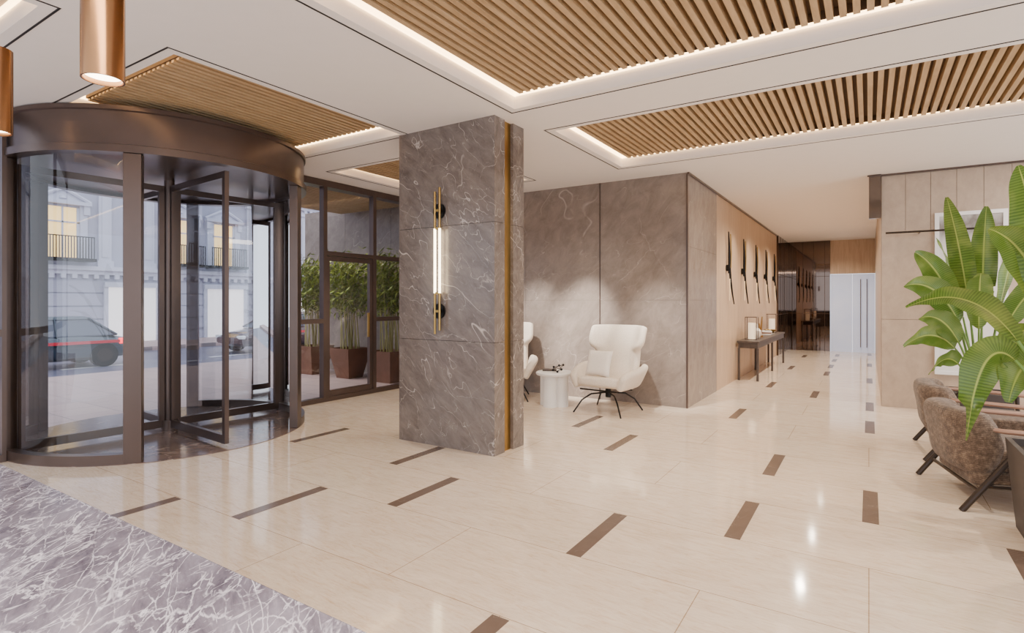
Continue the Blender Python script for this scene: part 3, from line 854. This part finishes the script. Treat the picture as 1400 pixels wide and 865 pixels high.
for y, lit in ((-16, 0), (-12.4, 0), (-8.1, 1), (-5.2, 0), (-3.4, 1), (0.9, 1), (2.9, 1), (5.9, 0), (9.2, 1), (13, 0), (17, 1)):
    fwin(y, 3.5, lit, abs(y + 5.2) > 0.1)
    fwin(y, 7.4, 0, False)
for y in (-9.5, -5.5, -1.0, 3.0, 7.5, 12):
    s = MB().box(0.04, y - 0.9, 0.1, 0.07, y + 0.9, 2.4).build('shop_window', M_shop if int(y) % 2 else M_darkwin, bd, smooth=False)
    MB().box(0.05, y - 1.05, 2.4, 0.2, y + 1.05, 2.6).box(0.05, y - 1.05, 0.0, 0.14, y - 0.9, 2.4).box(0.05, y + 0.9, 0.0, 0.14, y + 1.05, 2.4).box(0.07, y - .02, .1, .1, y + .02, 2.4).build('shop_frame', M_facade2, s, smooth=False)

M_tail = emis('tail_light_red', (235, 30, 40), 5)
M_streak = plain('red_light_streak_paint', (206, 40, 58), 0.3)  # red paint in place of a moving light trail
def car(loc, rz, colr, lab, streak=False):
    body = plain('car_paint', colr, 0.22, 0.4, coat=0.8)
    r = root('car', loc, rz, lab, 'car')
    st_ = [(-2.22, .70, .35, .62), (-2.1, .82, .24, .78), (-1.6, .88, .20, .90), (-0.8, .90, .18, .95), (0.6, .90, .18, .93), (1.3, .88, .2, .84), (1.95, .82, .24, .72), (2.22, .66, .35, .58)]
    def fn(u, v):
        k = v * (len(st_) - 1); i = min(int(k), len(st_) - 2); f = k - i
        y, w, z0, z1 = [st_[i][q] * (1 - f) + st_[i + 1][q] * f for q in range(4)]
        a = u * 2 * PI; se = lambda c: math.copysign(abs(c) ** 0.5, c)
        return (w * se(math.cos(a)), y, (z0 + z1) / 2 + (z1 - z0) / 2 * se(math.sin(a)))
    mb = MB(); mb.grid(fn, 28, 22, closeu=True)
    mb._add([fn(i / 28, 0) for i in range(28)], [tuple(range(28))]); mb._add([fn(i / 28, 1) for i in range(28)], [tuple(range(28))])
    mb.build('car_body', body, r, angle=50)
    def cabin(y0, y1, y2, y3, w0, w1, z0, z1):
        return [(-w0, y0, z0), (w0, y0, z0), (w0, y3, z0), (-w0, y3, z0), (-w1, y1, z1), (w1, y1, z1), (w1, y2, z1), (-w1, y2, z1)]
    fs = [(0, 1, 2, 3), (4, 5, 6, 7), (0, 1, 5, 4), (1, 2, 6, 5), (2, 3, 7, 6), (3, 0, 4, 7)]
    mb = MB(); mb._add(cabin(-1.75, -1.05, 0.25, 1.15, .80, .62, .86, 1.36), fs); mb.build('car_windows', M_darkwin, r, smooth=False, bevel=0.04)
    mb = MB(); mb._add(cabin(-1.15, -1.0, 0.2, 0.32, .66, .56, 1.34, 1.42), fs)
    for sg in (-1, 1):
        mb.tube([(sg * .80, 1.15, .88), (sg * .63, .27, 1.37)], 0.03, 6).tube([(sg * .80, -1.72, .88), (sg * .63, -1.07, 1.37)], 0.035, 6).tube([(sg * .81, -.3, .88), (sg * .63, -.3, 1.38)], 0.025, 6)
    mb.build('car_roof', body, r, smooth=False)
    for sx in (-1, 1):
        for y in (-1.38, 1.38):
            MB().cyl((sx * .70, y, .33), (sx * .91, y, .33), .33, n=28).cyl((sx * .91, y, .33), (sx * .925, y, .33), .19, n=20, m=1).build('wheel', [M_black, M_legs], r)
        MB().box(sx * .74 - .14, -2.24, .62, sx * .74 + .14, -1.75, .78).build('tail_light', M_tail, r, bevel=0.02)
        MB().box(sx * .66 - .12, 2.0, .52, sx * .66 + .12, 2.2, .64).build('headlight', M_white, r, bevel=0.02)
        if streak: MB().box(sx * .90 - .012, -1.75, .66, sx * .90 + .012, 1.3, .74).build('light_streak', M_streak, r, smooth=False)  # band on the body stands in for a streak of red light
    return r
car((-19.0, 5.6, -0.3), PI, (40, 54, 68), 'dark teal car with painted red light stripe on the street', True)
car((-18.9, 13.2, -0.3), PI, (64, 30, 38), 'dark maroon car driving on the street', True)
car((-20.8, 17.9, -0.3), 0, (60, 62, 72), 'dark grey car parked across the street')

mb = MB(); panels(mb, 'y', 8.4, 8.43, [-11.2, -9.8, -8.4, -7.1], [0, 1.5, 3.6]); mb.box(-11.2, 8.43, 0, -7.1, 8.6, 3.6, 1)
ST(mb, 'wall_terrace', [M_marble_wall, M_blackline])
ST(MB().box(-9.9, 5.3, 3.56, -7.2, 8.4, 3.66), 'ceiling_terrace', M_ceil)
slat_panel((-9.7, 5.5, -7.5, 8.2), 3.44, 3.56, 'slatted oak ceiling panels', 'oak slat panel under white ceiling outside the glass wall')
def bamboo(loc):
    r = root('potted_bamboo', loc, 0, 'bushy green bamboo in rust brown tapered planter outside', 'plant', 'potted bamboo outside the glass')
    mb = MB(); b2, t2, h = 0.18, 0.30, 0.60
    ring = lambda rr, z: [(-rr, -rr, z), (rr, -rr, z), (rr, rr, z), (-rr, rr, z)]
    vs = ring(b2, 0) + ring(t2, h) + ring(t2 - .03, h) + ring(t2 - .03, h - .06)
    fs = [(3, 2, 1, 0), (12, 13, 14, 15)]
    for k in range(3):
        for i in range(4): fs.append((k * 4 + i, k * 4 + (i + 1) % 4, k * 4 + 4 + (i + 1) % 4, k * 4 + 4 + i))
    mb._add(vs, fs); mb.build('planter', M_corten, r, smooth=False)
    ms = MB(); ml = MB()
    for i in range(16):
        a = random.random() * 2 * PI; q = random.uniform(0, .2); x, y = q * math.cos(a), q * math.sin(a)
        dx, dy = random.uniform(-.42, .42), random.uniform(-.25, .25); top = random.uniform(2.15, 2.5)
        pts = [(x, y, h - .06), (x + dx * .3, y + dy * .3, 1.4), (x + dx, y + dy, top)]
        ms.tube(pts, [0.012, 0.010, 0.004], 6)
        for k in range(140):
            s = random.uniform(0.46, 1.0)
            px = x + dx * s ** 1.4 + random.gauss(0, .28); py = y + dy * s ** 1.4 + random.gauss(0, .14); pz = h + (top - h) * s + random.gauss(0, .07)
            px = max(-.47, min(.47, px)) + random.uniform(-.05, .05); py = max(-.42, min(.40, py))
            d = Vector((random.uniform(-1, 1), random.uniform(-1, 1), random.uniform(-1.0, .3))).normalized()
            sd = d.cross(Vector((random.random(), random.random(), 1))).normalized()
            L = random.uniform(.12, .2); P0 = Vector((px, py, pz))
            e_ = P0 + d * L
            if abs(e_.x) > .55 or abs(e_.y) > .56: d = -d
            ml._add([P0, P0 + d * L * .4 + sd * .018, P0 + d * L, P0 + d * L * .4 - sd * .018], [(0, 1, 2, 3)])
    ms.build('stems', M_stem, r); ml.build('foliage', M_bleaf, r, smooth=False)
    return r
b1 = bamboo((-8.85, 7.7, 0))
for x in (-7.72, -9.98): dup(b1, loc=(x, 7.7, 0))

# ------------------------------------------------------------------ lights
w = bpy.data.worlds.new('world'); bpy.context.scene.world = w; w.use_nodes = True
bg = w.node_tree.nodes['Background']; bg.inputs[0].default_value = (0.86, 0.90, 1.0, 1); bg.inputs[1].default_value = 2.6

def area(loc, rot, sx, sy, power, col):
    l = bpy.data.lights.new('fill_area', 'AREA'); l.shape = 'RECTANGLE'; l.size = sx; l.size_y = sy; l.energy = power; l.color = col
    o = bpy.data.objects.new('fill_area', l); C.objects.link(o); o.location = loc; o.rotation_euler = rot
def spot(loc, target, power, ang, col=(1, .87, .72), blend=1.0, r=0.04):  # spots added below the bare ceiling to brighten the rooms, no fittings there
    l = bpy.data.lights.new('added_spot', 'SPOT'); l.energy = power; l.spot_size = math.radians(ang); l.spot_blend = blend; l.color = col; l.shadow_soft_size = r
    o = bpy.data.objects.new('added_spot', l); C.objects.link(o); o.location = loc
    o.rotation_euler = (Vector(target) - Vector(loc)).to_track_quat('-Z', 'Y').to_euler()
area((0.3, -0.6, 3.36), (0, 0, 0), 4.0, 1.6, 350, (1, .88, .76))  # unseen fill panels added to brighten the lobby
area((2.9, 8.3, 3.36), (0, 0, 0), 1.2, 1.6, 120, (1, .88, .76))
for y in (10.8, 13.2, 15.6, 18.0): spot((-1.0, y, 3.38), (-1.0, y, 0), 350, 150)
for y in (11.4, 12.9, 14.3, 15.8): spot((-1.75, y, 3.38), (-2.2, y, 1.3), 70, 60)
for x, p_ in ((-3.6, 180), (-5.6, 160)): spot((x, 6.2 if x > -4 else 4.94, 3.38), (x, 7.0 if x > -4 else 5, 0.0), p_, 125)
spot((-1.2, 4.94, 3.38), (-1.6, 5.2, 0), 300, 145, r=0.08)
spot((1.6, 4.94, 3.38), (1.1, 5.2, 0.8), 200, 135)
spot((-1.0, 8.6, 3.38), (-1.3, 8.8, 0), 300, 145, r=0.08)
# spots added to make the bright patches on the marble behind the chairs
spot((-3.75, 6.5, 3.38), (-3.8, 8.11, 0.95), 1500, 32, (1, .95, .9))
spot((-4.9, 6.4, 3.38), (-4.6, 8.11, 0.9), 900, 32, (1, .95, .9))
spot((-2.7, 6.6, 3.38), (-2.55, 8.11, 0.7), 700, 34, (1, .95, .9))
for x in (-8.3, -9.4): spot((x, 6.9, 3.42), (x, 7.7, 1.2), 110, 100)  # spots added to brighten the bamboo outside
